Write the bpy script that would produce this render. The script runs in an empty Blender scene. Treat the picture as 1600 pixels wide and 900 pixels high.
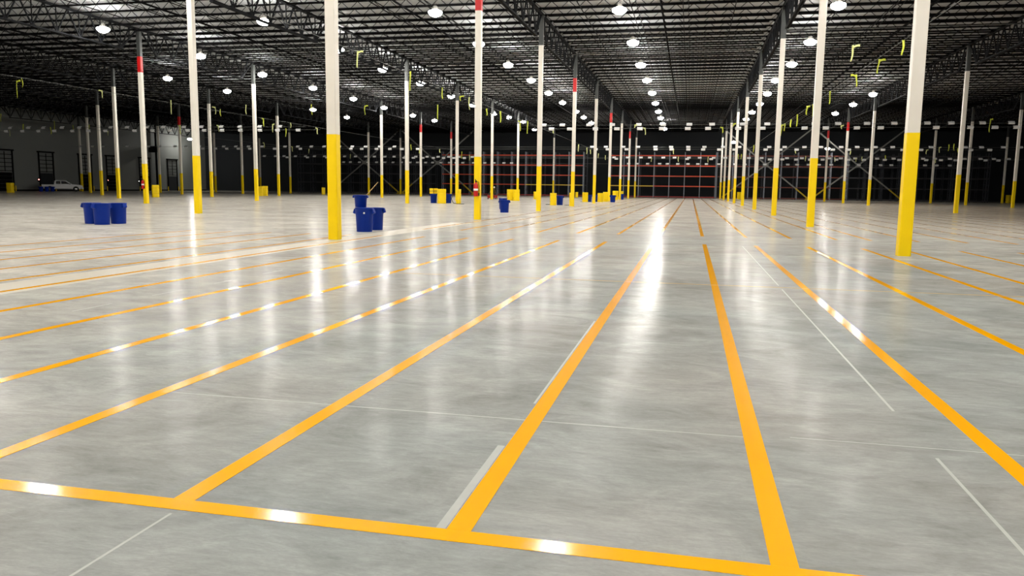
import bpy, math, random
from mathutils import Vector, Matrix
random.seed(7)
sc = bpy.context.scene
COL = sc.collection
H = 1.6
F_PX, PITCH, YAW, ROLL = 1223.04, .12756, .22118, .01270
LX, BX, Y0, BY = -10.306, 15.658, 21.645, 16.145          # column grid: first row left of the aisle, bay, first column, bay
TAPE0, TAPE_STEP, YC, YE = -9.745, 1.4578, 3.303, 23.92
WALL_X, BACK_Y, RIGHT_X, FRONT_Y = -109.0, 162.0, 70.0, -24.0
DECK_Z = 13.47

# ------------------------------------------------------------------ camera
fwd = Vector((-math.sin(YAW)*math.cos(PITCH), math.cos(YAW)*math.cos(PITCH), -math.sin(PITCH)))
rgt = Vector((math.cos(YAW), math.sin(YAW), 0))
upv = rgt.cross(fwd)
r2 = rgt*math.cos(ROLL) + upv*math.sin(ROLL)
u2 = -rgt*math.sin(ROLL) + upv*math.cos(ROLL)
cam = bpy.data.objects.new('camera', bpy.data.cameras.new('camera'))
COL.objects.link(cam)
cam.matrix_world = Matrix(((r2.x, u2.x, -fwd.x, 0), (r2.y, u2.y, -fwd.y, 0), (r2.z, u2.z, -fwd.z, H), (0, 0, 0, 1)))
cam.data.sensor_width = 36; cam.data.lens = F_PX*36/1600
cam.data.clip_start = .05; cam.data.clip_end = 600
sc.camera = cam

def ray(x, y): return fwd + r2*((x-800)/F_PX) + u2*((450-y)/F_PX)
def at_z(x, y, z=0.):
    d = ray(x, y); t = (z-H)/d.z; return Vector((d.x*t, d.y*t, z))
def at_y(x, y, Y):
    d = ray(x, y); t = Y/d.y; return Vector((d.x*t, Y, H+d.z*t))

# ------------------------------------------------------------------ materials
MATS = {}
def srgb(c):
    return tuple(((v/255)/12.92 if v <= 10 else ((v/255+.055)/1.055)**2.4) for v in c)
def mat(name, rgb, rough=.5, metal=0., spec=.5, var=.06, scale=3., emit=None, strength=0, coat=0.):
    m = bpy.data.materials.new(name); m.use_nodes = True
    nt = m.node_tree; b = nt.nodes['Principled BSDF']
    b.inputs['Roughness'].default_value = rough; b.inputs['Metallic'].default_value = metal
    b.inputs['Specular IOR Level'].default_value = spec; b.inputs['Coat Weight'].default_value = coat
    c = srgb(rgb)
    if var > 0:
        tc = nt.nodes.new('ShaderNodeTexCoord'); n = nt.nodes.new('ShaderNodeTexNoise')
        n.inputs['Scale'].default_value = scale; n.inputs['Detail'].default_value = 3
        mr = nt.nodes.new('ShaderNodeMapRange'); mr.inputs['To Min'].default_value = 1-var; mr.inputs['To Max'].default_value = 1+var
        hs = nt.nodes.new('ShaderNodeHueSaturation'); hs.inputs['Color'].default_value = (*c, 1)
        nt.links.new(tc.outputs['Object'], n.inputs['Vector']); nt.links.new(n.outputs['Fac'], mr.inputs['Value'])
        nt.links.new(mr.outputs['Result'], hs.inputs['Value']); nt.links.new(hs.outputs['Color'], b.inputs['Base Color'])
    else:
        b.inputs['Base Color'].default_value = (*c, 1)
    if emit:
        b.inputs['Emission Color'].default_value = (*emit, 1); b.inputs['Emission Strength'].default_value = strength
    MATS[name] = m
    return m

LAMP_POWER = 150.
mat('white_paint', (232, 226, 214), .4, var=.03)
mat('yellow_paint', (255, 217, 0), .4, spec=.3, var=.02)
mat('yellow_olive', (176, 150, 20), .6, var=.15)  # darker olive yellow for the lower brace ends and gussets
mat('rack_grey', (62, 60, 64), .6, var=.1)  # beam colour darkened to stand in for dim light at ends and back
mat('rack_shade_brown', (104, 46, 34), .55, var=.1)  # beam colour darkened, weak light right of the aisle painted in
mat('red_paint', (200, 12, 12), .4, var=.05)
mat('bare_steel', (72, 75, 74), .5, metal=.3, var=.12)
mat('black_steel', (15, 15, 16), .85, spec=.04, var=.15)
mat('girder_steel', (28, 29, 31), .8, spec=.06, var=.15)
mat('deck_paint', (158, 161, 163), .6, var=.05, scale=.3)
mat('wall_white', (118, 121, 118), .6, var=.05, scale=.4)
mat('wall_dark', (17, 22, 27), .8, var=.1, scale=.4)
mat('tape_yellow', (250, 174, 0), .13, spec=.12, var=.03, scale=2.)
mat('tape_thin', (232, 192, 128), .2, spec=.1, var=.2, scale=6.)
mat('joint_fill', (168, 168, 161), .4, var=.1, scale=4.)
mat('residue', (176, 176, 170), .35, spec=.1, var=.1, scale=8.)
mat('strip_fill', (186, 178, 160), .4, spec=.25, var=.06, scale=1.)
mat('bin_blue', (0, 42, 138), .5, spec=.2, var=.05)
mat('bin_blue_dark', (6, 30, 105), .45, var=.05)
mat('guard_yellow', (255, 218, 0), .45, spec=.3, var=.03)
mat('strap_black', (22, 22, 22), .6, var=.1)
mat('card_white', (240, 240, 240), .5, var=.02)
mat('cable_grey', (120, 122, 120), .4, metal=.5, var=.05)
mat('ribbon_yellow', (204, 212, 66), .5, var=.1, scale=9.)
mat('ribbon_pale', (222, 226, 150), .5, var=.1, scale=9.)
mat('rack_shade_upright', (52, 55, 62), .6, var=.1)  # dark copy of the upright colour, shade painted in for dim racks
mat('rack_upright', (138, 144, 154), .5, metal=.2, var=.1)
mat('rack_orange', (214, 70, 26), .45, var=.08)
mat('rack_yellow', (226, 190, 60), .45, var=.08)
mat('rack_red', (150, 30, 22), .5, var=.08)
mat('brace_grey', (120, 120, 116), .5, var=.1)
mat('housing', (150, 146, 140), .4, metal=.4, var=.05)
mat('lens', (255, 255, 255), .3, var=0, emit=(1., .965, .905), strength=LAMP_POWER)
mat('lens_rim', (255, 255, 255), .3, var=0, emit=(1., .965, .905), strength=LAMP_POWER*.6)
mat('extinguisher_red', (190, 18, 14), .3, var=.04)
mat('white_plastic', (235, 235, 232), .4, var=.02)
mat('rubber_black', (14, 14, 14), .7, var=.1)
mat('wood', (205, 170, 110), .5, var=.1, scale=12.)
mat('car_white', (215, 215, 215), .3, coat=.5, var=0)
mat('car_glass', (10, 12, 14), .1, var=0)
mat('chrome', (190, 190, 192), .2, metal=1., var=0)
mat('signal_red', (255, 90, 70), .4, var=0, emit=(1., .25, .2), strength=9.)
mat('signal_white', (255, 255, 255), .4, var=0, emit=(1., .95, .9), strength=3.)
mat('tail_red', (140, 8, 8), .3, var=0)

def floor_material():
    m = bpy.data.materials.new('polished_concrete'); m.use_nodes = True
    nt = m.node_tree; b = nt.nodes['Principled BSDF']; N = nt.nodes.new; L = nt.links.new
    tc = N('ShaderNodeTexCoord')
    def noise(scale, detail, rough, stretch, dist=0., rot=0.):
        mp = N('ShaderNodeMapping'); mp.inputs['Scale'].default_value = stretch; mp.inputs['Rotation'].default_value = (0, 0, rot)
        n = N('ShaderNodeTexNoise'); n.inputs['Scale'].default_value = scale; n.inputs['Detail'].default_value = detail
        n.inputs['Roughness'].default_value = rough; n.inputs['Distortion'].default_value = dist
        L(tc.outputs['Object'], mp.inputs['Vector']); L(mp.outputs['Vector'], n.inputs['Vector']); return n.outputs['Fac']
    def rng(v, a, b_, c, d):
        r = N('ShaderNodeMapRange'); r.inputs['From Min'].default_value = a; r.inputs['From Max'].default_value = b_
        r.inputs['To Min'].default_value = c; r.inputs['To Max'].default_value = d; L(v, r.inputs['Value']); return r.outputs['Result']
    def mth(op, a, b_):
        r = N('ShaderNodeMath'); r.operation = op
        for i, v in enumerate((a, b_)):
            if isinstance(v, (int, float)): r.inputs[i].default_value = v
            else: L(v, r.inputs[i])
        return r.outputs['Value']
    sx_ = N('ShaderNodeSeparateXYZ'); L(tc.outputs['Object'], sx_.inputs['Vector']); sepY = sx_.outputs['Y']
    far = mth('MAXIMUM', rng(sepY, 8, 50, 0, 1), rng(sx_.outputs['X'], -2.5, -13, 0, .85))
    big = rng(noise(.35, 5, .6, (1, 1.2, 1), .6), .34, .66, .82, 1.12)
    mid = rng(noise(1.3, 6, .65, (1, 1.5, 1), 1.2, .3), .32, .68, .80, 1.13)
    fine = rng(noise(13., 9, .8, (.45, 1.7, 1), .6, -.1), .3, .7, .82, 1.14)
    grain = rng(noise(60., 3, .6, (.6, 1.5, 1)), .3, .7, .95, 1.05)
    v = mth('MULTIPLY', mth('MULTIPLY', big, mid), mth('MULTIPLY', fine, grain))
    tint = rng(noise(.22, 3, .5, (1, 1, 1), .3), .35, .65, 0, 1)
    mix = N('ShaderNodeMix'); mix.data_type = 'RGBA'
    mix.inputs['A'].default_value = (*srgb((153, 157, 154)), 1); mix.inputs['B'].default_value = (*srgb((162, 159, 153)), 1)
    L(tint, mix.inputs['Factor'])
    mixf = N('ShaderNodeMix'); mixf.data_type = 'RGBA'; mixf.inputs['B'].default_value = (*srgb((210, 204, 193)), 1)   # warmer tone to back and left, with brightness of the light painted in
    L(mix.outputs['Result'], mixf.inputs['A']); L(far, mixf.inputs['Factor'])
    # pale scuffs
    sc_ = rng(noise(7., 10, .85, (.45, 1.7, 1), 1.2, .15), .74, .84, 0, .5)
    mix2 = N('ShaderNodeMix'); mix2.data_type = 'RGBA'; mix2.inputs['B'].default_value = (*srgb((214, 213, 206)), 1)
    hs = N('ShaderNodeHueSaturation'); L(mixf.outputs['Result'], hs.inputs['Color']); L(v, hs.inputs['Value'])
    L(hs.outputs['Color'], mix2.inputs['A']); L(sc_, mix2.inputs['Factor'])
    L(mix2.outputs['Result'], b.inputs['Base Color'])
    L(rng(noise(2.2, 5, .65, (.7, 1.3, 1), .8), .3, .7, .14, .24), b.inputs['Roughness'])
    b.inputs['Specular IOR Level'].default_value = .003
    bmp = N('ShaderNodeBump'); bmp.inputs['Strength'].default_value = .12; bmp.inputs['Distance'].default_value = .01
    L(noise(5., 4, .55, (.35, 1.7, 1)), bmp.inputs['Height']); L(bmp.outputs['Normal'], b.inputs['Normal'])
    MATS['floor'] = m
floor_material()

# ------------------------------------------------------------------ mesh helpers
class MB:
    def __init__(s): s.v = []; s.f = []; s.sm = []
    def add(s, vs, fs, smooth=False):
        b = len(s.v); s.v += [tuple(p) for p in vs]
        for f in fs: s.f.append(tuple(b+i for i in f)); s.sm.append(smooth)
    def box(s, x0, x1, y0, y1, z0, z1):
        s.add([(x0,y0,z0),(x1,y0,z0),(x1,y1,z0),(x0,y1,z0),(x0,y0,z1),(x1,y0,z1),(x1,y1,z1),(x0,y1,z1)],
              [(0,3,2,1),(4,5,6,7),(0,1,5,4),(1,2,6,5),(2,3,7,6),(3,0,4,7)])
    def bar(s, a, b, w, h=None, n=4, up=None, smooth=False):
        a = Vector(a); b = Vector(b); h = h or w; d = (b-a).normalized()
        up = Vector(up or ((0,0,1) if abs(d.z) < .95 else (1,0,0)))
        x = d.cross(up).normalized(); y = x.cross(d)
        if n == 4: ring = [(-w/2,-h/2),(w/2,-h/2),(w/2,h/2),(-w/2,h/2)]
        else: ring = [(math.cos(2*math.pi*i/n)*w/2, math.sin(2*math.pi*i/n)*h/2) for i in range(n)]
        vs = [a+x*p+y*q for p, q in ring] + [b+x*p+y*q for p, q in ring]; k = len(ring)
        s.add(vs, [tuple(range(k-1,-1,-1)), tuple(range(k,2*k))], False)
        base = len(s.v)-2*k
        for i in range(k): s.f.append((base+i, base+(i+1)%k, base+k+(i+1)%k, base+k+i)); s.sm.append(smooth)
    def lathe(s, prof, n=24, c=(0,0,0), sx=1., sy=1.):
        vs = []
        for r, z in prof:
            for i in range(n):
                t = 2*math.pi*i/n; vs.append((c[0]+r*math.cos(t)*sx, c[1]+r*math.sin(t)*sy, c[2]+z))
        fs = []
        for j in range(len(prof)-1):
            for i in range(n):
                fs.append((j*n+i, j*n+(i+1)%n, (j+1)*n+(i+1)%n, (j+1)*n+i))
        s.add(vs, fs, True)
        b = len(s.v)-len(vs)
        if prof[0][0] > 1e-4: s.f.append(tuple(b+i for i in range(n-1,-1,-1))); s.sm.append(False)
        if prof[-1][0] > 1e-4: s.f.append(tuple(b+(len(prof)-1)*n+i for i in range(n))); s.sm.append(False)
    def tube(s, pts, r, n=8):
        pts = [Vector(p) for p in pts]; vs = []; prev = None
        for i, p in enumerate(pts):
            d = (pts[min(i+1,len(pts)-1)]-pts[max(i-1,0)]).normalized()
            up = Vector((0,0,1)) if abs(d.z) < .95 else Vector((1,0,0))
            x = d.cross(up).normalized(); y = x.cross(d)
            if prev is not None and x.dot(prev) < 0: x, y = -x, -y
            prev = x
            for k in range(n): t = 2*math.pi*k/n; vs.append(p+x*(r*math.cos(t))+y*(r*math.sin(t)))
        fs = [(j*n+i, j*n+(i+1)%n, (j+1)*n+(i+1)%n, (j+1)*n+i) for j in range(len(pts)-1) for i in range(n)]
        fs += [tuple(range(n-1,-1,-1)), tuple((len(pts)-1)*n+i for i in range(n))]
        s.add(vs, fs, True)
    def prism(s, outline, y0, y1):                       # outline in (x, z), extruded along y
        n = len(outline)
        vs = [(x, y0, z) for x, z in outline] + [(x, y1, z) for x, z in outline]
        s.add(vs, [tuple(range(n)), tuple(range(2*n-1, n-1, -1))] + [(i, n+i, n+(i+1)%n, (i+1)%n) for i in range(n)])
    def sq_tube(s, a, z0, z1, r=.03):                    # square hollow section with rounded corners
        ring = []
        for cx, cy, t0 in ((1,1,0),(-1,1,90),(-1,-1,180),(1,-1,270)):
            for k in range(4):
                t = math.radians(t0+k*30); ring.append((cx*(a/2-r)+r*math.cos(t), cy*(a/2-r)+r*math.sin(t)))
        n = len(ring)
        s.add([(x,y,z0) for x,y in ring]+[(x,y,z1) for x,y in ring],
              [tuple(range(n-1,-1,-1)), tuple(range(n,2*n))]+[(i,(i+1)%n,n+(i+1)%n,n+i) for i in range(n)])
    def mesh(s, name, m):
        me = bpy.data.meshes.new(name); me.from_pydata(s.v, [], s.f)
        me.polygons.foreach_set('use_smooth', s.sm); me.materials.append(MATS[m]); me.update(); return me
    def build(s, name, m, parent=None, label=None):
        o = bpy.data.objects.new(name, s.mesh(name, m)); COL.objects.link(o)
        if parent: o.parent = parent
        if label: o['label'] = label
        return o
def tag(o, label, cat, group=None, kind='thing'):
    o['label'] = label; o['category'] = cat; o['kind'] = kind
    if group: o['group'] = group
    return o
def empty(name, loc, rz=0., label=None, cat=None, group=None):
    o = bpy.data.objects.new(name, None); COL.objects.link(o); o.empty_display_size = .2
    o.location = loc; o.rotation_euler = (0, 0, rz)
    if label: tag(o, label, cat, group)
    return o
def dup(root, loc, rz=None, label=None, group=None):
    r = root.copy(); COL.objects.link(r); r.location = loc
    if rz is not None: r.rotation_euler = (0, 0, rz)
    if label: r['label'] = label
    if group: r['group'] = group
    for ch in root.children:
        c = ch.copy(); COL.objects.link(c); c.parent = r
        for g in ch.children:
            d = g.copy(); COL.objects.link(d); d.parent = c
    return r
class Proto:                                             # the first placing moves the built thing itself, later ones copy it
    def __init__(s, root): s.root = root; s.used = False
    def put(s, loc, rz=0., label=None, group=None):
        if not s.used:
            s.used = True; o = s.root; o.location = loc; o.rotation_euler = (0,0,rz)
            if label: o['label'] = label
            if group: o['group'] = group
            return o
        return dup(s.root, loc, rz, label, group)
def struct(o): o['kind'] = 'structure'; return o
ORD = ['nearest','second','third','fourth','fifth','sixth','seventh','eighth','ninth','tenth','eleventh','twelfth','thirteenth','fourteenth','fifteenth']

# ------------------------------------------------------------------ shell
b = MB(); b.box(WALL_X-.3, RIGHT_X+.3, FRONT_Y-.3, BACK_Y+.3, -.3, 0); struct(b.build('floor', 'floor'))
b = MB(); b.box(WALL_X-.3, RIGHT_X+.3, FRONT_Y-.3, BACK_Y+.3, DECK_Z, DECK_Z+.13); struct(b.build('ceiling', 'deck_paint'))
b = MB(); b.box(WALL_X-.3, WALL_X, FRONT_Y, BACK_Y, 0, DECK_Z); struct(b.build('wall_left', 'wall_white'))
b = MB(); b.box(WALL_X, RIGHT_X, BACK_Y, BACK_Y+.3, 0, DECK_Z); struct(b.build('wall_back', 'wall_dark'))
b = MB(); b.box(RIGHT_X, RIGHT_X+.3, FRONT_Y, BACK_Y, 0, DECK_Z); struct(b.build('wall_right', 'wall_dark'))
b = MB(); b.box(WALL_X, RIGHT_X, FRONT_Y-.3, FRONT_Y, 0, DECK_Z); struct(b.build('wall_front', 'wall_dark'))
b = MB(); b.box(WALL_X+.001, WALL_X+.05, FRONT_Y, BACK_Y, 0, .25); struct(b.build('baseboard_left', 'black_steel'))
b = MB(); b.box(WALL_X, RIGHT_X, BACK_Y-.05, BACK_Y-.001, 0, .2); struct(b.build('baseboard_back', 'bare_steel'))
trim_n = [0]
def floor_strip(x0, x1, y0, y1, m, z=.0005):
    trim_n[0] += 1
    b = MB(); b.box(x0, x1, y0, y1, .0001, z); return struct(b.build('trim_%d' % trim_n[0], m))
floor_strip(LX-.22, LX+.80, 8.0, 34, 'strip_fill')
for ya, yb in ((3.4, 5.05), (6.1, 13.4), (13.9, 23.6)): floor_strip(1.515, 1.535, ya, yb, 'joint_fill')
floor_strip(-3.9, .5, 5.165, 5.18, 'joint_fill'); floor_strip(.7, 4.8, 5.24, 5.25, 'joint_fill')
floor_strip(-2.42, -2.405, 1.6, 3.2, 'joint_fill')
floor_strip(-1.112, -1.066, YC+.065, 4.6, 'residue'); floor_strip(-1.085, -1.066, 5.6, 9.4, 'residue')
for k in range(9): floor_strip(-7.48, -7.45, 8.2+k*1.5, 8.9+k*1.5, 'joint_fill')
floor_strip(-16, 20, 25.6, 25.63, 'joint_fill')
for yy in (40.5, 56.5, 72.6): floor_strip(-26, 36, yy, yy+.05, 'joint_fill')
floor_strip(-16, 16, 20.4, 20.42, 'joint_fill')

# ------------------------------------------------------------------ dock doors on the left wall
def dock_door(n, yc, open_=False):
    root = bpy.data.objects.new('door_%d' % n, None); COL.objects.link(root); root.location = (WALL_X, yc, 0); struct(root)
    b = MB()
    if open_: b.box(.02, .10, -1.35, 1.35, 0, 3.05)
    else:
        for k in range(5): b.box(.02, .10, -1.35, 1.35, k*.61+.01, k*.61+.595)
    b.build('door_panel', 'wall_dark' if open_ else 'black_steel', root)
    b = MB()
    for s in (-1, 1): b.box(.05, .22, s*1.55-.08, s*1.55+.08, 0, 6.55)
    b.build('door_track', 'black_steel', root)
    b = MB()
    for k in range(5): b.box(.10, .20, -1.47, 1.47, 3.25+k*.66, 3.25+k*.66+.10)
    b.box(.10, .2, -.03, .03, 3.2, 6.4)
    b.build('door_rail', 'black_steel', root)
    b = MB(); b.box(.03, .30, -1.8, 1.8, 6.55, 6.78); b.build('door_header', 'black_steel', root)
    b = MB()
    for s in (-1, 1): b.bar((.25, s*1.75, .0), (.25, s*1.75, .9), .16, n=10)
    b.build('door_bollard', 'yellow_paint', root)
    return root
for n, yc in enumerate((107.3, 115.8, 124.8, 131.8, 141.0, 149.85)): dock_door(n+1, yc, n in (1, 5))
# wall heater and roof drain pipe
b = MB(); b.box(-.9, .9, -.45, .45, 0, 1.25)
heater = empty('unit_heater', (WALL_X+1.35, 142.5, 7.85), 0, 'dark boxy unit heater hanging high on the white dock wall', 'heater')
b.build('cabinet', 'black_steel', heater)
b = MB()
for k in range(5): b.box(.93, .96, -.42, .42, .1+k*.22, .24+k*.22)
b.build('louvre', 'girder_steel', heater)
b = MB()
for s in (-1, 1): b.bar((s*.7, 0, 1.25), (s*.7, 0, DECK_Z-7.86), .04, n=6)
b.build('hanger_rod', 'bare_steel', heater)
pipe = empty('drain_pipe', (WALL_X+.55, 144.2, 0), 0, 'dark roof drain pipe with a wide base on the white dock wall', 'pipe')
b = MB(); b.lathe([(.2, .9), (.2, DECK_Z-.01)], 14); b.build('riser', 'black_steel', pipe)
b = MB(); b.lathe([(.45, .0), (.45, .5), (.3, .75), (.22, .9)], 14); b.build('base_guard', 'black_steel', pipe)
for i, (px, py, w) in enumerate([(61, 281, 'red'), (169, 282, 'red'), (217.5, 283.5, 'white')]):
    d = ray(px, py); t = (WALL_X+.16)/d.x; P = Vector((WALL_X, d.y*t, H+d.z*t))
    r = empty('dock_signal', (P.x+.001, P.y, P.z), 0, ['red dock signal lamp glowing beside the parked pickup','red dock signal lamp between the middle dock doors','white dock signal lamp glowing on the brighter wall'][i], 'signal lamp')
    b = MB(); b.box(0, .12, -.14, .14, -.3, .3); b.build('housing', 'black_steel', r)
    b = MB(); b.lathe([(.09, 0), (.07, .04), (.0, .05)], 14)
    o = b.build('signal_lens', 'signal_red' if w == 'red' else 'signal_white', r); o.location = (.121, 0, .05); o.rotation_euler = (0, math.pi/2, 0)

# ------------------------------------------------------------------ columns
A = .30
RED = {(0,1),(0,3),(0,5),(0,7),(-2,2),(-2,6),(-2,7),(-4,5),(2,4),(2,6),(2,7)}
def make_column(red):
    r = empty('steel_column', (0,0,0), 0, 'column', 'column')
    b = MB(); b.sq_tube(A+.006, 0, 3.08); b.build('yellow_base', 'yellow_paint', r, 'yellow painted lower section')
    b = MB(); b.sq_tube(A, 3.08, 10.02 if red else 11.2); b.build('shaft', 'white_paint', r, 'white painted shaft')
    if red:
        b = MB(); b.sq_tube(A+.004, 10.02, 11.2); b.build('red_band', 'red_paint', r, 'red painted band')
    b = MB(); b.sq_tube(A, 11.2, 13.11); b.build('steel_top', 'bare_steel', r, 'bare grey steel top')
    b = MB(); b.box(-.2, .2, -.2, .2, 13.11, 13.14); b.build('cap_plate', 'bare_steel', r)
    return Proto(r)
pc, pr = make_column(False), make_column(True)
ROWNAME = {0:'first row left of the central aisle', 1:'first row right of the central aisle', -1:'second row left of the central aisle', -2:'third row left of the central aisle',
           -3:'fourth row left of the central aisle', -4:'fifth row left of the central aisle', -5:'sixth row left of the central aisle', -6:'seventh row left of the central aisle',
           2:'second row right of the central aisle', 3:'third row right of the central aisle', 4:'fourth row right of the central aisle'}
FIRST = {0:0, 1:0, -1:1, -2:2, -3:3, -4:4, -5:5, -6:6, 2:3, 3:5, 4:8}
COLS = []
for i in range(-6, 5):
    for k in range(FIRST[i], 9):
        red = (i, k) in RED
        x, y = LX+i*BX, Y0+k*BY
        lab = f'{ORD[k-FIRST[i]]} white and yellow column{" with red band" if red else ""}, {ROWNAME[i]}'
        (pr if red else pc).put((x, y, 0), 0, lab, 'painted steel columns')
        COLS.append((i, k))

# ------------------------------------------------------------------ roof steel
# joist girders run along the column rows
def girder_mesh():
    b = MB(); P = BY/8; zb, zt = 11.5, 13.16
    for s in (-1, 1):
        b.box(s*.075-.055, s*.075+.055, .006, BY-.006, zt, zt+.13)
        b.box(s*.065-.045, s*.065+.045, P-.15, BY-P+.15, zb-.05, zb+.06)
    for k in range(1, 8):
        for s in (-1, 1): b.bar((0, k*P, zb), (0, (k+s*.5)*P, zt+.03), .09, .07)
        b.bar((0, k*P, zb), (0, k*P, zt+.03), .06)
    for s in (0, 1):
        ya = .24 if s == 0 else BY-.24; yb = P if s == 0 else BY-P; ym = P*.5 if s == 0 else BY-P*.5
        b.bar((0, yb, zb), (0, ya, zt-.02), .10)
        b.bar((0, ym, zt), (0, (ya+yb)/2, (zb+zt)/2), .06)
    return b.mesh('joist_girder', 'girder_steel')
gm = girder_mesh()
def deep(i):
    return FIRST[i]-1
for i in range(-6, 5):
    k0 = max(1, FIRST.get(i, 6)-1)
    for k in range(k0, 8):
        o = bpy.data.objects.new('roof_girder', gm); COL.objects.link(o)
        o.location = (LX+i*BX, Y0+k*BY, 0)
        nm = ROWNAME.get(i, 'row beside the dock wall')
        tag(o, f'black roof truss girder on the {nm}', 'girder', 'roof girders, '+nm)
def joist_mb():
    b = MB(); Lj = BX-.02; zt, zb = 13.385, 12.9
    n = 13; p = (Lj-1.3)/n
    b.box(.01, Lj, -.065, .065, zt-.015, zt+.075)
    b.box(.65, Lj-.65+.01, -.06, .06, zb-.035, zb+.06)
    for s in (0, 1):
        xa = .01 if s == 0 else Lj-.16
        b.box(xa, xa+.15, -.05, .05, 13.30, zt)
        b.bar((.12 if s == 0 else Lj-.12, 0, zt), (.65 if s == 0 else Lj-.65, 0, zb), .035, n=3)
    for j in range(n):
        x = .65+j*p
        b.bar((x, 0, zb), (x+p/2, 0, zt), .05, n=3); b.bar((x+p/2, 0, zt), (x+p, 0, zb), .05, n=3)
    return b
jb = joist_mb(); jm = jb.mesh('roof_joist', 'black_steel')
def in_view(P, mx=60):
    d = P-Vector((0,0,H)); z = d.dot(fwd)
    if z < 1: return False
    x = 800+F_PX*d.dot(r2)/z; y = 450-F_PX*d.dot(u2)/z
    return -mx < x < 1600+mx and y > -mx-30
spots = []
for i in range(-7, 5):
    for k in range(0, 9):
        for q in range(8):
            y = Y0+k*BY+(q+.5)*BY/8
            if y > BACK_Y-1: continue
            x = LX+i*BX
            if x < WALL_X: continue
            if any(in_view(Vector((x+t*BX, y, 13.2))) for t in (0, .25, .5, .75, 1)): spots.append((math.hypot(x+BX/2, y), x, y))
spots.sort()
BAYN = lambda x: round((x-LX)/BX)
for d, x, y in spots[:300]:
    o = bpy.data.objects.new('roof_joist', jm); COL.objects.link(o); o.location = (x, y, 0)
    tag(o, 'black open-web bar joist carrying the grey roof deck', 'joist', 'roof joists')
b = MB(); nv = len(jb.v)
for d, x, y in spots[300:]:
    base = len(b.v); b.v += [(vx+x, vy+y, vz) for vx, vy, vz in jb.v]
    b.f += [tuple(base+t for t in f) for f in jb.f]; b.sm += jb.sm
o = b.build('distant_joists', 'black_steel'); tag(o, 'dense mass of far black roof joists above the back racks', 'joist', None, 'stuff')
# bridging rods along the building, under the joists
for i in range(-6, 4):
    for q, fr in enumerate((.2, .4, .6, .8)):
        x = LX+(i+fr)*BX; ys = 38 if i >= -2 else 50
        b = MB(); b.bar((x, ys, 12.82), (x, BACK_Y-.3, 12.82), .05)
        if q in (1, 2): b.bar((x+.35, ys, 12.82), (x+.35, BACK_Y-.3, 12.82), .04)
        for yy in range(int((ys-Y0)/(BY/8)), int((BACK_Y-1-Y0)/(BY/8))):
            y = Y0+(yy+.5)*BY/8+.06
            b.bar((x, y+.03, 12.83), (x+.0, y+BY/8-.15, 13.465), .022, n=3)
        o = b.build('bridging_rod', 'black_steel')
        tag(o, 'long black bridging rod running under the roof joists', 'rod', 'bridging rods under the joists')
# sprinkler mains
for i, nm in ((-3,'far left bay'),(-2,'third bay left'),(-1,'bay left of the central aisle'),(0,'bay above the central aisle'),(1,'bay right of the central aisle')):
    x = LX+(i+.52)*BX
    r = empty('sprinkler_pipe', (x, 40, 12.62), 0, f'dark sprinkler main running through the roof {nm}', 'pipe')
    b = MB(); b.bar((0,0,0), (0,118,0), .13, n=10, smooth=True); b.build('main_pipe', 'black_steel', r)
    b = MB()
    for j in range(1, 39): b.bar((0, j*3.0, .05), (0, j*3.0, .21), .03, n=6)
    b.build('hanger', 'black_steel', r)
for k, (y, z, x0, x1) in enumerate(((66.0, 12.55, LX+.3, LX+BX-.3), (58.5, 12.55, LX+BX+.3, LX+2*BX+8), (73.0, 12.55, LX+BX+.3, LX+2*BX+14), (85.0, 12.5, LX-14, LX+2*BX))):
    b = MB(); b.bar((x0, y, z), (x1, y, z), .035, n=6)
    o = b.build('hanging_conduit', 'cable_grey')
    tag(o, ['thin pale conduit crossing the bay above the central aisle','nearest thin conduit crossing the roof at the right edge','second thin conduit crossing the roof at the right edge','long thin conduit crossing above the fourth columns'][k], 'conduit')

# ------------------------------------------------------------------ pendant lamps
def make_lamp():
    r = empty('pendant_lamp', (0,0,0), 0, 'lamp', 'lamp')
    R, hh = .42, .27
    prof = [(0.0, -hh)] + [(R*math.sin(t), -hh*math.cos(t)) for t in (math.radians(d) for d in (15,30,45,60,75,90))]
    b = MB(); b.lathe(prof[1:], 16); b.build('lens', 'lens', r, 'glowing white lens')
    b = MB(); b.lathe([(R, .001), (.38, .06), (.24, .10)], 16); b.build('upper_lens', 'lens_rim', r)
    b = MB(); b.lathe([(.24, .101), (.22, .16), (.15, .24), (.12, .36), (.05, .40)], 14); b.build('housing', 'housing', r)
    b = MB(); b.tube([(.02, 0, .40), (.07, 0, .47), (.0, 0, .54), (-.06, 0, .47), (-.02, 0, .41)], .012, 6); b.bar((0,0,.55), (0,0,.82), .02, n=6)
    b.build('hook', 'black_steel', r)
    return Proto(r)
pl = make_lamp()
LAMP_Z = 12.0
LINES = {
 'sixth lamp line left of the aisle': [(262,122),(355,142),(489,171),(542,183)],
 'fifth lamp line left of the aisle': [(161,45),(313,87),(410,116),(489,137),(552,154),(600,168),(645,180),(679,188)],
 'fourth lamp line left of the aisle': [(412,33),(529,77),(598,108),(657,130),(705,150),(739,164),(772,177),(795,183),(817,190),(835,202)],
 'lamp line left of the aisle': [(680,19),(748,68),(794,101),(830,125),(857,145),(879,160),(900,174),(912,183),(924,192)],
 'lamp line above the central aisle': [(968,15),(989,66),(1001,101),(1011,125),(1019,145),(1024,161),(1029,174),(1032,184),(1035.5,193),(1038.5,201)],
 'lamp line right of the aisle': [(1310,8),(1266,65),(1237,100),(1212,125),(1199,146),(1187,162),(1175,175),(1166,186)],
 'lamp line at the far right': [(1364,147),(1333,163),(1305,177)]}
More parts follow.
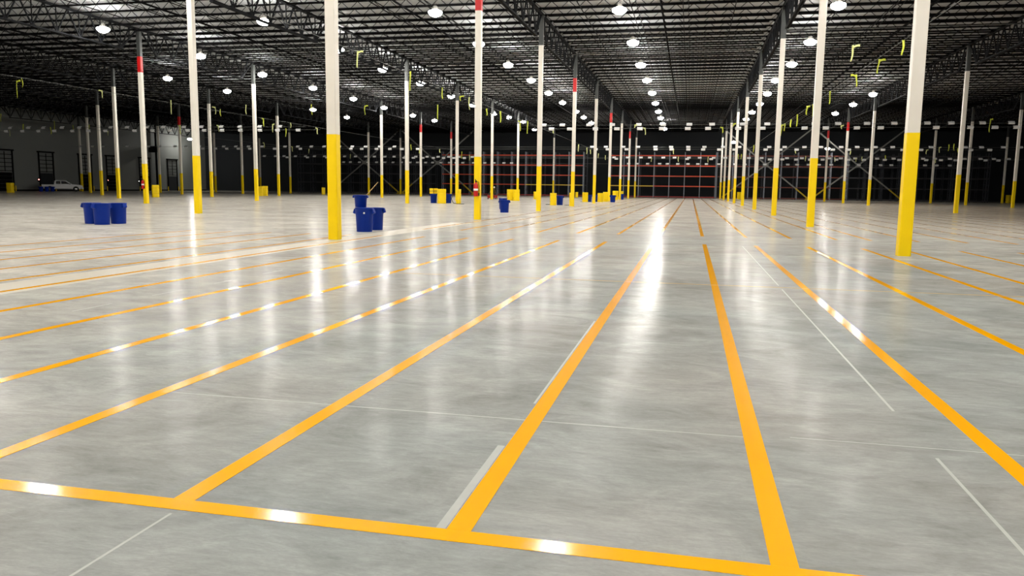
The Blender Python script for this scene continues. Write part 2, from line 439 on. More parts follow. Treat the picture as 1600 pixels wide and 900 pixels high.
for nm, pts in LINES.items():
    for k, q in enumerate(pts):
        P = at_z(q[0], q[1], LAMP_Z); pl.put(P, 0, f'glowing high bay lamp, {ORD[k]} of the {nm.replace(" lamp line"," line")}', 'glowing high bay lamps')
for x in (-51.5, -39.7, -27.2, -15.6, -4.5, 7.6, 18.5):     # lamps nearer than the frame shows
    for y in (37.3, 27.6, 17.3, 7.0, -3.2, -13.4):
        if x < -50 and y > 0 : continue
        pl.put((x, y, LAMP_Z), 0, 'glowing high bay lamp over the near floor, above the view', 'lamps above the near floor')
for k, (px, py, Y, nm) in enumerate(((1146,222,148.,'behind the first column row right of the aisle'), (1293,232,148.5,'low at the far brace on the right'))):
    P = at_y(px, py, Y); pl.put(P, 0, f'glowing high bay lamp hung {nm}', 'glowing high bay lamps')
d = ray(296.5, 217); t = -105.6/d.x
pl.put((-105.6, d.y*t, H+d.z*t), 0, 'glowing high bay lamp close to the white dock wall', 'glowing high bay lamps').scale = (1.1, 1.1, 1.1)

# ------------------------------------------------------------------ yellow floor tape
TW = .118
def tape(x0, x1, y0, y1, label):
    b = MB(); b.box(x0, x1, y0, y1, .0006, .0022)
    return tag(b.build('floor_tape', 'tape_yellow'), label, 'tape', 'yellow floor tape')
tape(-22, 12, YC-TW/2, YC+TW/2, 'yellow tape line crossing the foreground floor, joined by the lengthwise lines')
def xs(bay): return [TAPE0+k*TAPE_STEP+bay*BX for k in range(11)]
def lname(x):
    n = round((x-SXC)/TAPE_STEP)
    return n
SXC = .461
k7 = 0
near = sorted(xs(0)+[x for x in xs(-1) if x > -17]+[x for x in xs(1) if x < 12])
ci = min(range(len(near)), key=lambda j: abs(near[j]-SXC))
for j, x in enumerate(near):
    n = j-ci
    where = 'nearest the middle of the foreground' if n == 0 else f'{ORD[abs(n)-1] if abs(n) > 1 else "first"} {"left" if n < 0 else "right"} of the middle line'
    tape(x-TW/2, x+TW/2, YC+TW/2+.001, YE, f'yellow lengthwise tape line, near block, {where}')
far = sorted(xs(0)+xs(1)+xs(2)[:11])
ci = min(range(len(far)), key=lambda j: abs(far[j]-SXC))
for j, x in enumerate(far):
    n = j-ci
    where = 'running on from the middle line' if n == 0 else f'{n if n > 15 else (ORD[abs(n)-1] if abs(n) > 1 else "first")} {"left" if n < 0 else "right"} of its middle line'
    if n > 15: where = (f'{["sixteenth","seventeenth","eighteenth","nineteenth","twentieth","twenty-first","twenty-second","twenty-third","twenty-fourth","twenty-fifth","twenty-sixth","twenty-seventh"][n-16]} right of its middle line')
    tape(x-TW/2, x+TW/2, 28.0, 147.0, f'yellow lengthwise tape line, far block, {where}')
b = MB(); b.box(-5.6, 6.5, 13.61, 13.655, .0024, .0032)
tag(b.build('floor_tape', 'tape_thin'), 'thin pale tan tape line crossing the lengthwise yellow lines', 'tape')

# ------------------------------------------------------------------ blue bins
def make_bin(s=1., dark=False, handles=True, sticker=False, lid=False):
    r = empty('blue_bin', (0,0,0), 0, 'bin', 'bin'); m = 'bin_blue'
    prof = [(0.001,.02),(.262,.0),(.270,.012),(.298,.60),(.303,.605),(.305,.66),(.309,.665),(.314,.775),(.325,.78),(.327,.805),(.317,.812),(.304,.80),(.290,.60),(.258,.05),(.001,.04)]
    b = MB(); b.lathe([(R_*s, z*s) for R_, z in prof], 32); b.build('body', m, r)
    if handles:
        for sg in (-1, 1):
            b = MB(); x = sg*.327*s
            o_ = [(x-sg*.01*s, .80*s), (x+sg*.02*s, .795*s), (x+sg*.062*s, .675*s), (x+sg*.058*s, .645*s), (x-sg*.012*s, .615*s)]
            if sg < 0: o_ = o_[::-1]
            b.prism(o_[::-1], -.085*s, .085*s); b.build('handle', m, r)
    if sticker:
        b = MB(); b.lathe([(.03, 0), (.03, .004)], 12); o = b.build('sticker', 'white_plastic', r); o.location = (.118*s, -.296*s, .66*s); o.rotation_euler = (math.pi/2+.05, 0, .38)
    if lid:
        b = MB(); b.lathe([(.328*s, .8125*s), (.328*s, .835*s), (.3*s, .845*s), (.001, .85*s)], 32); b.build('lid', m, r)
    return r
pb = Proto(make_bin())
pbs = make_bin(1., sticker=True, lid=True)
BIN_G = 'blue round bins'
P = at_z(143.5, 349.6); pb.put((P.x-.06, P.y+.12, 0), .35, 'blue round bin, left one of the three standing close together', BIN_G)
P = at_z(163.5, 350.6); pb.put((P.x, P.y-.12, 0), 1.35, 'blue round bin, front middle one of the three standing close together', BIN_G)
P = at_z(183, 349.6); pb.put((P.x-.04, P.y+.14, 0), -.15, 'blue round bin, right one of the three standing close together', BIN_G)
P = at_z(564.5, 362.6); P.y += .28; pbs.location = P; pbs['label'] = 'lidded blue bin with white sticker behind the nearest left column'; pbs['group'] = BIN_G
BL = P.copy()
P = at_z(582, 360.6); pb.put((P.x-.15, P.y+.62, 0), .2, 'blue bin half hidden behind the bin with the white sticker', BIN_G)
P = at_z(786.5, 332.2); pb.put((P.x, P.y+.28, 0), .15, 'blue bin right of the column with the fire extinguisher', BIN_G)
P = at_z(781, 327.6); pb.put((P.x-.15, P.y+1.6, 0), 1.5, 'dark blue bin just behind the bin right of the extinguisher column', BIN_G)
for px, py, nm in ((676,317.4,'blue bin carrying two yellow pieces'), (699,317.5,'blue bin between the yellow guard and the far column'), (871.8,320.8,'blue bin beside a tall yellow guard, third left column'),
                   (919.8,315.6,'blue bin left of the fourth column of the left row'), (931,315.4,'blue bin just right of the fourth column of the left row'), (957,316.2,'blue bin standing alone before the yellow guards'),
                   (971,311.9,'blue bin with a yellow piece on top'), (62,299.3,'blue bin in the dark behind the pickup'), (71,299.3,'second blue bin in the dark beside the pickup'), (80,299.2,'third blue bin in the dark, nearest the rear wheel of the pickup')):
    P = at_z(px, py); s = 1.
    o = pb.put((P.x, P.y+(1.0 if px == 871.8 else .3), 0), random.random(), nm, BIN_G)
    if px > 650: o.scale = (1.05, 1.05, 1.12 if px < 900 else 1.05)
small = make_bin(.72)
small.name = 'blue_bin'; small['label'] = 'small blue bin standing on the lidded blue bin with a stick in it'; small['group'] = BIN_G
small.location = (BL.x-.16, BL.y+.07, .853); small.rotation_euler = (0, 0, .2); small.scale = (1, 1, .72)
b = MB(); b.bar((-.13,0,.0), (.60, .12, .83), .026, n=8, smooth=True)
st = b.build('broom_stick', 'wood'); st.location = (BL.x-.16, BL.y+.07, .90); tag(st, 'thin wooden stick leaning out of the small blue bin', 'stick')

# ------------------------------------------------------------------ yellow column guards
def make_guard(w=.62, h=1.07, half=False):
    r = empty('column_guard', (0,0,0), 0, 'guard', 'column guard')
    R = w/2; n = 20
    prof = [(R*.94, 0), (R, .04), (R, .24), (R*.95, .26), (R*.95, .32), (R, .34), (R, .72), (R*.95, .74), (R*.95, .80), (R, .82), (R, 1.03), (R*.94, 1.07)]
    for sg in ((-1,) if half else (-1, 1)):
        vs = []; fs = []
        for rr, z in prof:
            for j in range(n+1):
                t = math.pi*j/n
                ca, sa = math.cos(t), math.sin(t)
                q = (abs(ca)**5+abs(sa)**5)**(-1/5)
                vs.append((rr*ca*q, sg*(rr*sa*q+.006), z*h/1.07))
        m = n+1
        for a in range(len(prof)-1):
            for j in range(n):
                f = (a*m+j, a*m+j+1, (a+1)*m+j+1, (a+1)*m+j); fs.append(f if sg > 0 else f[::-1])
        for f in (list(range(m))[::-1], [(len(prof)-1)*m+j for j in range(m)]): fs.append(tuple(f) if sg > 0 else tuple(f[::-1]))
        fs.append(tuple(a*m for a in range(len(prof))) if sg < 0 else tuple(a*m for a in range(len(prof)))[::-1])
        fs.append(tuple(a*m+n for a in range(len(prof))) if sg > 0 else tuple(a*m+n for a in range(len(prof)))[::-1])
        b = MB(); b.add(vs, fs, False); b.build('guard_half', 'guard_yellow', r)
    for z in (.29, .77):
        b = MB()
        pts = []
        for j in range(2*n+1):
            t = math.pi*j/n*(1 if not half else .5) + (math.pi if half else 0); ca, sa = math.cos(t), math.sin(t); q = (abs(ca)**5+abs(sa)**5)**(-.2)
            pts.append((R*.965*ca*q, R*.965*sa*q+(.006 if sa > 0 else -.006), z*h/1.07))
        b.tube(pts, .007, 5); b.build('strap', 'guard_yellow', r)
    return Proto(r)
pg, pgh = make_guard(.62, 1.2), make_guard(.62, 1.2, True)
GG = 'yellow column guards'
for px, py, pro, rz, nm, scl in ((687.8,318,pg,.2,'wide yellow column guard standing between two blue bins',1.3),
      (712,318.2,pgh,1.4,'yellow guard half against a column of the second row left',1.15), (863.3,320.8,pg,.1,'yellow guard right of the third left column beside a blue bin',.95),
      (836.5,311.5,pg,.4,'yellow guard half hidden behind the third left column',.9), (889.5,322.0,pgh,1.3,'yellow guard half leaning at the fourth left column',1.), (913.5,315.7,pg,.3,'yellow guard left of a blue bin near the fifth left column',.95),
      (937.5,315.8,pg,.7,'yellow guard, left of the touching pair beyond the fifth column',.9), (945.6,315.1,pg,.0,'yellow guard, right of the touching pair beyond the fifth column',1.0), (961,312.4,pg,.5,'yellow guard behind the lone blue bin',1.1),
      (797,313.5,pg,.2,'yellow guard behind the bin right of the extinguisher column',1.6), (805,313.8,pgh,.2,'yellow guard half beside the guard behind the blue bin',1.3), (900.5,308.6,pg,.1,'small yellow guard far back by the racks',.8),
      (12.5,301,pg,.1,'yellow guard in the dark at the far left dock door',1.3), (239.8,308.2,pg,.3,'yellow guard right of the third row left column with extinguisher',1.2), (405,306.3,pgh,.2,'yellow guard half on the fourth column, third row left',1.1),
      (412,306.0,pg,.2,'yellow guard right of a guard half, third row left',1.2), (504,304,pg,.2,'yellow guard in the dark left of the nearest left column',1.), (1577,317.2,pg,.2,'yellow guard at the far right column in the dark',1.2), (1155,311.5,pg,.1,'yellow guard behind the right column row',1.1)):
    P = at_z(px, py); o = pro.put((P.x, P.y+.35*scl, 0), rz+YAW, nm, GG); o.scale = (scl, scl, scl if scl < 1.2 else 1.15)
# loose yellow pieces on two bins and black floor straps
for px, py, nm, (w, h_) in ((672.7,317.4,'small yellow guard piece on a blue bin, left one of two',(.34,.52)), (679.3,317.4,'small yellow guard piece on a blue bin, right one of two',(.36,.52)), (971,311.9,'yellow guard piece lying on the farther blue bin',(.45,.4))):
    P = at_z(px, py); r = empty('guard_block', (P.x, P.y+.3, .92 if px < 700 else .875), YAW, nm, 'guard block', 'yellow guard pieces')
    if px < 700: r.location.z = .812*1.12+.004
    else: r.location.z = .812*1.05+.004
    b = MB(); b.box(-w/2, w/2, -.16, .16, 0, h_); b.build('block', 'guard_yellow', r)
    b = MB(); b.box(-w/2-.004, w/2+.004, -.164, .164, h_*.45, h_*.53); b.build('strap', 'strap_black', r)
for k, (px, py, L_) in enumerate(((719,319.2,.7), (856.5,319.9,.45), (885.5,320.8,.4), (909.5,315.5,.4))):
    P = at_z(px, py); b = MB()
    b.tube([(L_*(t/8-.5), .12*math.sin(t*1.1), .03) for t in range(9)], .028, 6)
    o = b.build('loose_strap', 'strap_black'); o.location = (P.x, P.y, 0)
    tag(o, ['black strap on the floor at the second row guard half','black strap on the floor left of a yellow guard','black strap on the floor left of the leaning guard','black strap on the floor at the fifth column'][k], 'strap', 'loose black straps')
P = at_z(709.3, 318.3); b = MB(); b.tube([(0,0,1.1),(.02,-.02,.7),(-.03,-.03,.45),(.06,-.05,.2),(.2,-.08,.05),(.45,-.12,.03)], .03, 6)
o = b.build('black_hose', 'strap_black'); o.location = (P.x-.15, P.y-.15, 0); tag(o, 'black hose drooping down the guard half, second row left', 'hose')

# ------------------------------------------------------------------ fire extinguishers
def make_ext():
    r = empty('fire_extinguisher', (0,0,0), 0, 'ext', 'fire extinguisher')
    b = MB(); b.lathe([(.001,0),(.085,.0),(.09,.02),(.09,.42),(.075,.48),(.04,.52),(.03,.55)], 18); b.build('cylinder', 'extinguisher_red', r)
    b = MB(); b.lathe([(.032,.551),(.035,.6),(.02,.62)], 12); b.bar((0,0,.61), (0,-.14,.66), .025); b.bar((0,.02,.585), (0,-.13,.585), .02); b.build('valve', 'strap_black', r)
    b = MB(); b.tube([(.03,0,.58),(.12,-.02,.56),(.15,-.03,.40),(.13,-.02,.15)], .013, 6); b.lathe([(.02,.02),(.03,.14)], 10, (.13,-.02,0)); b.build('hose', 'rubber_black', r)
    b = MB(); b.lathe([(.0915,.22),(.0915,.30)], 18); b.build('label_plate', 'white_plastic', r)
    b = MB(); b.box(-.04, .04, .093, .115, .1, .5); b.build('bracket', 'bare_steel', r)
    return Proto(r)
pe = make_ext()
def on_col(i, k, dx, z, nm):
    o = pe.put((LX+i*BX+dx, Y0+k*BY-A/2-.120, z), 0, nm, 'fire extinguishers'); o.scale = (1.25, 1., 1.25)
on_col(0, 1, -.02, 1.15, 'red fire extinguisher on the red-banded second column, left row')
on_col(-2, 2, -.05, 1.15, 'red fire extinguisher on the nearest column of third row left')
def make_cart():
    r = empty('mop_cart', (0,0,0), 0, 'cart', 'cart')
    b = MB(); b.prism([(-.25,.15),(.25,.15),(.32,.55),(-.32,.55)], -.2, .2); b.build('bucket', 'rack_red', r)
    for x in (-.2, .2):
        for y in (-.15, .15):
            b = MB(); b.lathe([(.001,-.03),(.07,-.03),(.07,.03),(.001,.03)], 12); o = b.build('wheel', 'rubber_black', r); o.location = (x, y, .07); o.rotation_euler = (math.pi/2, 0, 0)
    b = MB(); b.box(-.1, .1, -.16, .16, .56, .85); b.build('wringer', 'strap_black', r)
    b = MB(); b.bar((.05,0,.86), (.22,.05,1.55), .035, n=8); b.build('mop_handle', 'wood', r)
    b = MB(); b.lathe([(.001,1.5),(.1,1.52),(.12,1.6),(.07,1.72),(.001,1.75)], 10, (.22,.05,0)); b.build('mop_head', 'white_plastic', r)
    return Proto(r)
pm = make_cart()
for k, (px, py) in enumerate(((764, 311.3), (773, 311.3))):
    P = at_z(px, py); pm.put((P.x, P.y+.3, 0), .4+k*1.9, ['red mop cart left of a second row column beyond the extinguisher','red mop cart right of a second row column beyond the extinguisher'][k], 'mop carts')

# ------------------------------------------------------------------ hanging cards on cross wires
def make_card(lower):
    b = MB(); w = .29; t = .006
    prof = [(.20, .17), (-.02, -.02), (.06, -.13)] if not lower else [(.10, .15), (-.03, .02), (.10, -.16)]
    for (y0, z0), (y1, z1) in zip(prof[:-1], prof[1:]):
        b.add([(-w,y0,z0),(w,y0,z0),(w,y1,z1),(-w,y1,z1),(-w,y0+t,z0-t),(w,y0+t,z0-t),(w,y1+t,z1-t),(-w,y1+t,z1-t)],
              [(0,1,2,3),(4,7,6,5),(0,4,5,1),(1,5,6,2),(2,6,7,3),(3,7,4,0)])
    return b.mesh('hanging_card', 'card_white')
cu, cl = make_card(False), make_card(True)
def card(P, me, label, group):
    o = bpy.data.objects.new('hanging_card', me); COL.objects.link(o); o.location = P
    o.rotation_euler = (0, random.uniform(-.03,.03), random.uniform(-.06,.06)); tag(o, label, 'card', group)
def cable(pts, label, r=.014):
    b = MB(); b.tube(pts, r, 5); tag(b.build('hanging_cable', 'cable_grey'), label, 'cable')
ROWS = [
 ('nearest', 85.7, 8.42, 'upper', cu, [17,45.6,68.8,98,125,173.8,199.4,230,256,288,315,346,375,406,437.5,848.8,877.8,919.4,955.6,996.9,1035,1075.6,1111,1158.8,1197,1270.6,1307.5,1352.5,1395,1446.5,1483.8,1532.5,1577.5]),
 ('nearest', 85.3, 7.98, 'lower', cl, [10.6,36,61,86,114,139,165.6,211,239,266,294,319.6,347.5,376,406.5,434,466,861,889.5,929.5,963,998.8,1033,1073.5,1105,1152,1190,1255.4,1288.5,1337,1374,1421,1460.6,1514,1552,1586]),
 ('second', 117.6, 7.74, 'upper', cu, [126,144,161,198,232,249,273,290,311,349,368,388,409,445,465,486,506,530,550,571,593,616,925,946.5,974,997,1024,1048.6,1075.4,1100.7,1130,1155,1202,1226,1257,1283,1314.5,1339.5,1368,1395,1455,1509,1534,1568,1595]),
 ('second', 117.2, 7.38, 'lower', cl, [316.5,336.5,354,372,390,428.8,469,548,565,588,609,628,652.5,931,949.5,979,1024.5,1049.4,1075.6,1098.8,1124,1148,1196.5,1219.5,1245,1301.5,1326.5,1354.5,1380,1411,1439.6,1517.5,1547]),
 ('third', 134.0, 6.84, 'upper', cu, [412.3,429.8,443,461,476.7,490.7,506.5,538,555,571,584.5,601,615.5,633,649.5,667,684.5,701,717,738,959.8,981,1002,1015.8,1036.9,1054.6,1077,1094,1116,1134,1171,1191,1230.7,1254,1297,1315,1337.5,1372,1397.7,1444,1462.5,1486,1509,1534,1555,1578]),
 ('third', 133.7, 6.64, 'lower', cl, [448,480,510,631,645.6,660.5,677,693,709,725.5,963.5,1074.5,1112,1203.7,1223.5,1245,1267,1286.6,1308,1327,1351.5,1384,1406.7,1449,1472,1495,1542,1562]),
 ('fourth', 145.5, 6.18, 'upper', cu, [536.5,547,561,574,588,601,613.7,627,640.5,652,664.8,675.7,689,702,712.5,723,740,757.5,772,787.5,799.5,983,996,1012.7,1031.5,1043.5,1060,1076,1091.5,1105,1124,1150,1165,1196.5,1232.5,1247,1265,1281.5,1300.6,1326.5,1344,1378,1395,1447.7,1466,1486.5]),
]
for nm, Y, z, lv, me, xs_ in ROWS:
    lo, hi = 1e9, -1e9
    for px in xs_:
        d = ray(px, 230); t = Y/d.y; X = d.x*t; Yc = Y
        if X < -107: continue
        lo, hi = min(lo, X), max(hi, X)
        card((X, Yc, z), me, f'white folded card on the {lv} wire of the {nm} cross row', f'folded cards, {nm} row, {lv} wire')
    gap = None
    runs = [(lo-2, hi+3)]
    if nm == 'nearest':
        xl = ray(478 if lv == 'upper' else 500, 200); xr = ray(815, 200)
        runs = [(lo-2, xl.x*Y/xl.y), (xr.x*Y/xr.y, hi+3)]
    for j, (xa, xb) in enumerate(runs):
        xa = max(xa, -108.5); xb = min(xb, RIGHT_X-1)
        side = '' if len(runs) == 1 else (' left of the nearest left column' if j == 0 else ' over the central aisle')
        cable([(xa+(xb-xa)*q/24, Y+.03, z+.01 if lv == 'lower' else z-.03) for q in range(25)], f'thin {lv} wire of the {nm} card row{side}')
# wires running away along the building
P1 = at_z(1412, 63, 8.6); cable([(P1.x, 26, 8.6), (P1.x, 86, 8.6), (P1.x, 148, 8.6)], 'thin wire with yellow ribbons right of the aisle', .012)
P2 = at_z(559, 82, 8.9); cable([(P2.x, 24, 8.9), (P2.x, 148, 8.9)], 'thin wire with yellow ribbons left of the aisle', .012)
P3 = at_z(240, 156, 8.6); cable([(P3.x, 30, 8.6), (P3.x, 148, 8.6)], 'thin wire with ribbons, second of the left ones', .012)
P4 = at_z(90, 190, 8.6); cable([(P4.x, 60, 8.6), (P4.x, 148, 8.6)], 'thin wire with ribbons, farthest to the left', .012)
# ------------------------------------------------------------------ yellow ribbons tied to the wires
def ribbon(P, L_, w=.10, flag=0, pale=False, label='', group=None):
    b = MB(); n = 8; vs = []
    ph = random.random()*6; th = random.uniform(-.6, .6)
    path = []
    if flag:
        for q in range(4): path.append((flag*(.45-.15*q), 0, -.02-.03*q+.05*math.sin(q)))
    for q in range(n+1):
        s = q/n; path.append((-flag*.05*s + .05*math.sin(ph+s*4)*s, .03*math.sin(ph*2+s*5), .02-L_*s))
    for q, (x, y, z) in enumerate(path):
        a = th+.25*math.sin(ph+q*.7); ww = w*(1-.35*q/len(path))
        if flag and q < 4: dx, dz = 0, ww
        else: dx, dz = ww*math.cos(a), 0
        dy = ww*.5*math.sin(a)
        for e in (-.5, .5): vs += [(x+dx*e, y+dy*e, z+dz*e)]
    m = len(path); k = len(vs)
    vs += [(x+.002, y+.006, z+.001) for x, y, z in vs]
    fs = []
    for q in range(m-1):
        fs += [(2*q, 2*q+1, 2*q+3, 2*q+2), (k+2*q+2, k+2*q+3, k+2*q+1, k+2*q), (2*q, 2*q+2, k+2*q+2, k+2*q), (2*q+1, k+2*q+1, k+2*q+3, 2*q+3)]
    fs += [(0, k, k+1, 1), (2*m-2, 2*m-1, k+2*m-1, k+2*m-2)]
    b.add(vs, fs, True); o = b.build('hanging_ribbon', 'ribbon_pale' if pale else 'ribbon_yellow'); o.location = P
    tag(o, label, 'ribbon', group)
RB = [  # px x, top y, bottom y, height or row, flag, pale
 (1412,63,87,8.6,0,0),(1374,93,115,8.6,1,0),(1333,71,97,8.6,1,1),(1338,117,136,8.6,-1,0),(1297,143,163,8.6,0,0),(1270.5,163,182,8.6,0,0),(1261.5,166,180,8.6,1,0),(1246,179,198,8.6,0,0),(1236,187,199,8.6,0,0),(1226.5,193,205,8.6,0,0),(1221.5,195,213,8.6,1,0),
 (559,80,106,8.9,1,1),(641,112,142,8.9,0,0),(691,137,155,8.9,0,0),(684,164,187,8.9,0,0),(760.5,170,181,8.9,0,0),(733,152,172,8.9,0,1),(782,174,192,8.9,0,0),(570,165,180,8.9,1,0),(486.5,163,180,8.9,0,0),(719,150,158,8.9,1,0),
 (26,126,154,8.6,1,0),(34,122,137,8.6,0,0),(159,141,154,8.6,-1,1),(267,157,179,8.6,0,1),(336,167,179,8.6,-1,1),(344,171,182,8.6,0,0),(384,164,179,8.6,0,1),(1,178,190,8.6,0,0),
 (36,194,207,'r',0,0),(84.5,189,204,'r',0,0),(79,199,210,'r',0,0),(114,196,207,'r',0,0),(139,195,207,'r',0,0),(15,203,213,'r',0,1),(168.5,205,212,'r',0,1),(281,196,210,'r',-1,0),(341,196,206,'r',-1,1),(411.5,185,198,'r',-1,0),(426,194,207,'r',1,1),(446.5,201,214,'r',0,0),(454,192,200,'r',0,1),(495.5,200,210,'r',-1,1),
 (812.5,189,205,'r',-1,0),(824.5,189,209,'r',0,0),(864.5,201,209,'r',-1,1),(992,195,200,'r',1,1),(1008,200,211,'r',-1,1),(1146.5,193,198,'r',1,0),(1129,199,208,'r',-1,0),(1315,196,202,'r',1,1),(1548,186,207,'r',1,0),
 (642,226,235,'s',0,0),(655,232,240,'s',0,0),(482.5,233,240,'s',0,1),(456.5,229,237,'s',-1,1),(412.5,223,231,'s',-1,1),(687,233,239,'s',0,1),(1052.5,233,241,'s',0,1),(1183,228,236,'s',0,0),(1178,227,238,'s',0,0),(1243,235,240,'s',0,1),(1329,234,242,'s',-1,1),(1468,230,239,'s',1,1),(1483,226,236,'s',0,0),(1491,225,236,'s',0,0),(1448,234,241,'s',1,1),(1497,232,239,'s',0,0),(904,226,237,'s',0,1),(917,231,241,'s',0,1),(922.5,234,241,'s',0,1),
 (721.5,237,248,'t',0,0),(733.5,242,251,'t',0,1),(1018,247,253,'t',0,1),(1060,245,253,'t',0,1),(1106.5,245,254,'t',0,1),(1153.5,241,249,'t',0,0),(1158.5,241,249,'t',0,0),(1259,244,252,'t',0,1),(1304.5,246,253,'t',0,1),(1337.5,247,253,'t',0,1),(1347,245,252,'t',0,1),(1383.5,243,251,'t',0,0),(1461.5,248,255,'t',0,1),(547.5,241,248,'t',0,1),(935,240,247,'t',0,1),(946,243,250,'t',0,1)]
RY = {'r': (85.5, 'nearest'), 's': (117.4, 'second'), 't': (133.85, 'third')}
names = {}
for px, ya, yb, w_, fl, pale in RB:
    if isinstance(w_, str):
        Y, nm = RY[w_]; P = at_y(px, ya, Y)
        if P.x < -107: continue
        Q = at_y(px, yb, Y); L_ = P.z-Q.z
        lab = f'{"pale" if pale else "yellow"} ribbon tail hanging from the {nm} cross row of cards'; g = f'{"pale" if pale else "yellow"} ribbons, {nm} card row'
    else:
        P = at_z(px, ya, w_); Q = at_y(px, yb, P.y); L_ = P.z-Q.z
        side = 'right of the aisle' if px > 1100 else ('left of the aisle' if w_ == 8.9 else 'at the far left')
        lab = f'{"pale" if pale else "yellow"} ribbon {"with a side flag " if fl else ""}hanging on the wire {side}'; g = f'ribbons {"with flag " if fl else ""}{"pale" if pale else "yellow"} {side}'
    ribbon(P, max(L_, .25), .11 if P.y < 70 else .15, fl*(.7 if P.y < 70 else .5), pale, lab, g)

# ------------------------------------------------------------------ pallet racks
RH = 8.6; LEV = (.16, 2.16, 4.04, 5.96, 7.86)
def frame_mesh(m):
    b = MB(); D = 1.05
    for y in (0, D):
        b.box(-.05, .05, y-.04, y+.04, .012, RH); b.box(-.09, .09, y-.08, y+.08, 0, .012)
    z = .3; k = 0
    while z < RH-1.2:
        b.bar((0, .04, z if k % 2 == 0 else z+1.1), (0, D-.04, z+1.1 if k % 2 == 0 else z), .04); b.bar((0,.04,z),(0,D-.04,z), .035); z += 1.1; k += 1
    return b.mesh('upright_frame', m)
fm, fd = frame_mesh('rack_upright'), frame_mesh('rack_shade_upright')
def beam_mesh(w, m):
    b = MB(); b.box(.055, w-.055, -.025, .025, 0, .15)
    for x in (.052, w-.064): b.box(x, x+.012, -.03, .03, -.06, .2)
    return b.mesh('rack_beam', m)
def rack(x0, n, w, y, label, yellow=(), back=True, bm='rack_orange'):
    r = empty('pallet_rack', (x0, y, 0), 0, label, 'rack', 'pallet racks')
    mo, my, mr = (beam_mesh(w, m) for m in (bm, 'rack_yellow', 'rack_red' if bm == 'rack_orange' else bm))
    for j in range(n+1):
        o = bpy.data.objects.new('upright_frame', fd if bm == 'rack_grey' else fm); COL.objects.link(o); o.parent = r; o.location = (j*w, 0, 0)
    for j in range(n):
        for li, z in enumerate(LEV):
            me = mr if li == 0 else (my if (li == 1 and j in yellow) else mo)
            for yy in ((0, 1.05) if back else (0,)):
                o = bpy.data.objects.new('rack_beam', me); COL.objects.link(o); o.parent = r; o.location = (j*w, yy, z)
                if me is not mo and yy == 0 and not (me is mr and bm != 'rack_orange'): o['label'] = 'dark red floor beam' if me is mr else 'yellow beam'
W = 2.85
SECS = [(-20.4-21*W-.3, 10, 'left end behind the cross bracing'), (-20.4-10*W, 10, 'left of the dark opening'), (-15.5, 7, 'facing the end of the central aisle'), (-15.5+7*W+.2, 8, 'right of the aisle behind the cross bracing'), (-15.5+15*W+.4, 8, 'far right end in the dark')]
for q, (x0, n, nm) in enumerate(SECS):
    bm = ('rack_grey', 'rack_orange', 'rack_orange', 'rack_shade_brown', 'rack_grey')[q]
    rack(x0, n, W, 152.0, f'tall {("grey", "orange", "orange", "shade-darkened brown", "grey")[q]}-beamed pallet rack, front row, {nm}', {1: (6,7,8,9), 2: (0,1,2)}.get(q, ()), True, bm)
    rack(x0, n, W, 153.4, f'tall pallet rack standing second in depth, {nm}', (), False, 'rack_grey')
    rack(x0, n, W, 157.6, f'tall pallet rack in the deepest row, {nm}', (), False, 'rack_grey')
# cross braces between the last columns
for i, nm in ((-4, 'far left bay'), (-3, 'bay left of the dark opening'), (1, 'first bay right of the aisle'), (2, 'second bay right of the aisle')):
    xa, xb = LX+i*BX+.36, LX+(i+1)*BX-.36; y = Y0+8*BY; r = empty('cross_brace', (0, y, 0), 0, f'grey diagonal steel cross brace between columns, {nm}', 'brace', 'cross braces')
    zc = 6.3; xm = (xa+xb)/2
    for sx, xe in ((-1, xa), (1, xb)):
        b = MB(); b.bar((xm+sx*.2, 0, zc+.15), (xe, 0, 12.6), .22); b.build('diagonal', 'brace_grey', r)
        f = (zc-2.1)/(zc-.35); x3 = xm+sx*.2+(xe-xm-sx*.2)*f
        b = MB(); b.bar((xm+sx*.2, 0, zc-.15), (x3, 0, 2.1), .22); b.build('diagonal', 'brace_grey', r)
        b = MB(); b.bar((x3, 0, 2.095), (xe, 0, .3), .22); b.build('lower_diagonal', 'yellow_olive', r, 'yellow painted lower end')
        b = MB(); b.prism([(xe-sx*.55, .02), (xe, .02), (xe, .6), (xe-sx*.1, .6)][::sx], -.015, .015); b.build('gusset', 'yellow_olive', r)
    b = MB(); b.box(xm-.4, xm+.4, -.13, -.115, zc-.35, zc+.35); b.build('centre_plate', 'brace_grey', r)

# ------------------------------------------------------------------ pickup by the dock wall
P = at_z(95, 299.0)
tr = empty('pickup_truck', (P.x+.6, P.y-.2, 0), math.radians(43), 'white crew-cab pickup truck parked in the dark by the dock doors', 'truck')
side = [(-3.0,.55),(-3.05,1.15),(-1.25,1.15),(-1.2,1.18),(1.5,1.2),(2.75,1.08),(2.95,.95),(3.0,.5),(2.45,.42)]
for cx in (1.95,): side += [(cx+.48*math.cos(math.radians(a)), .42+.48*math.sin(math.radians(a))) for a in range(0, 181, 20)]
side += [(1.3,.4),(-1.3,.4)]
for cx in (-1.85,): side += [(cx+.48*math.cos(math.radians(a)), .42+.48*math.sin(math.radians(a))) for a in range(0, 181, 20)]
side += [(-2.5,.45)]
b = MB(); b.prism(side, -.95, .95); body = b.build('body', 'car_white', tr)
b = MB(); b.prism([(-1.22,1.181),(-1.12,1.78),(-.95,1.86),(.35,1.86),(.6,1.8),(1.45,1.201)], -.82, .82); b.build('cab', 'car_white', tr)
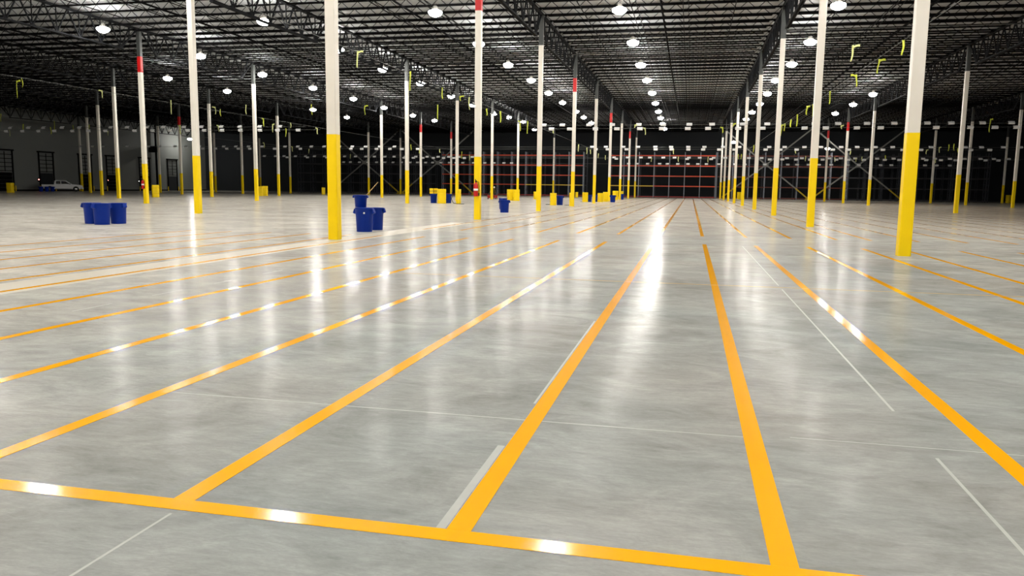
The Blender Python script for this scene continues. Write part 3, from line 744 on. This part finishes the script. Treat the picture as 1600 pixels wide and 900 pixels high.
for s in (-1, 1):
    b = MB(); y = s*.825
    for o_ in ([(-1.0,1.26),(-.95,1.72),(-.28,1.74),(-.28,1.26)], [(-.18,1.26),(-.18,1.74),(.42,1.72),(1.15,1.26)]): b.prism(o_, y-.006, y+.006)
    b.build('side_window', 'car_glass', tr)
    b = MB(); b.box(1.02, 1.18, s*.97-.08, s*.97+.08, 1.2, 1.36); b.build('wing_mirror', 'rubber_black', tr)
    for cx in (1.95, -1.85):
        b = MB(); b.lathe([(.001,-.13),(.25,-.13),(.36,-.12),(.39,-.08),(.39,.08),(.36,.12),(.25,.13),(.001,.13)], 24); o = b.build('wheel', 'rubber_black', tr); o.location = (cx, s*.84, .39); o.rotation_euler = (math.pi/2, 0, 0)
        b = MB(); b.lathe([(.001,-.14),(.2,-.145),(.24,-.131),(.24,.131),(.2,.145),(.001,.14)], 20); b.build('rim', 'chrome', o)
    b = MB(); b.box(-3.07, -3.03, s*.8-.1, s*.8+.1, .75, 1.1); b.build('tail_light', 'tail_red', tr)
    b = MB(); b.box(2.86, 2.99, s*.72-.18, s*.72+.18, .78, .94); b.build('headlight', 'chrome', tr)
    b = MB(); b.box(-1.1, 1.3, s*.96-.02, s*.96+.02, .42, .48); b.build('running_board', 'rubber_black', tr)
b = MB(); b.add([(.64,-.75,1.77),(.64,.75,1.77),(1.46,.75,1.22),(1.46,-.75,1.22),(.66,-.75,1.80),(.66,.75,1.80),(1.48,.75,1.25),(1.48,-.75,1.25)],
      [(3,2,1,0),(4,5,6,7),(0,1,5,4),(1,2,6,5),(2,3,7,6),(3,0,4,7)]); b.build('windscreen', 'car_glass', tr)
b = MB(); b.box(2.95, 3.08, -.9, .9, .42, .66); b.box(-3.16, -3.05, -.9, .9, .5, .68); b.build('bumper', 'chrome', tr)
b = MB(); b.box(2.93, 3.01, -.5, .5, .68, .93); b.build('grille', 'rubber_black', tr)

# ------------------------------------------------------------------ world and colour
w = bpy.data.worlds.new('night'); sc.world = w; w.use_nodes = True
w.node_tree.nodes['Background'].inputs['Color'].default_value = (0, 0, 0, 1)
w.node_tree.nodes['Background'].inputs['Strength'].default_value = 0
vs_ = sc.view_settings
sc.display_settings.display_device = 'sRGB'
vs_.view_transform = 'Standard'; vs_.look = 'None'; vs_.exposure = 0.5; vs_.gamma = 1.0; vs_.use_curve_mapping = False
cy = sc.cycles
cy.max_bounces = 6; cy.diffuse_bounces = 3; cy.glossy_bounces = 3; cy.sample_clamp_indirect = 6.0
cy.use_light_tree = True
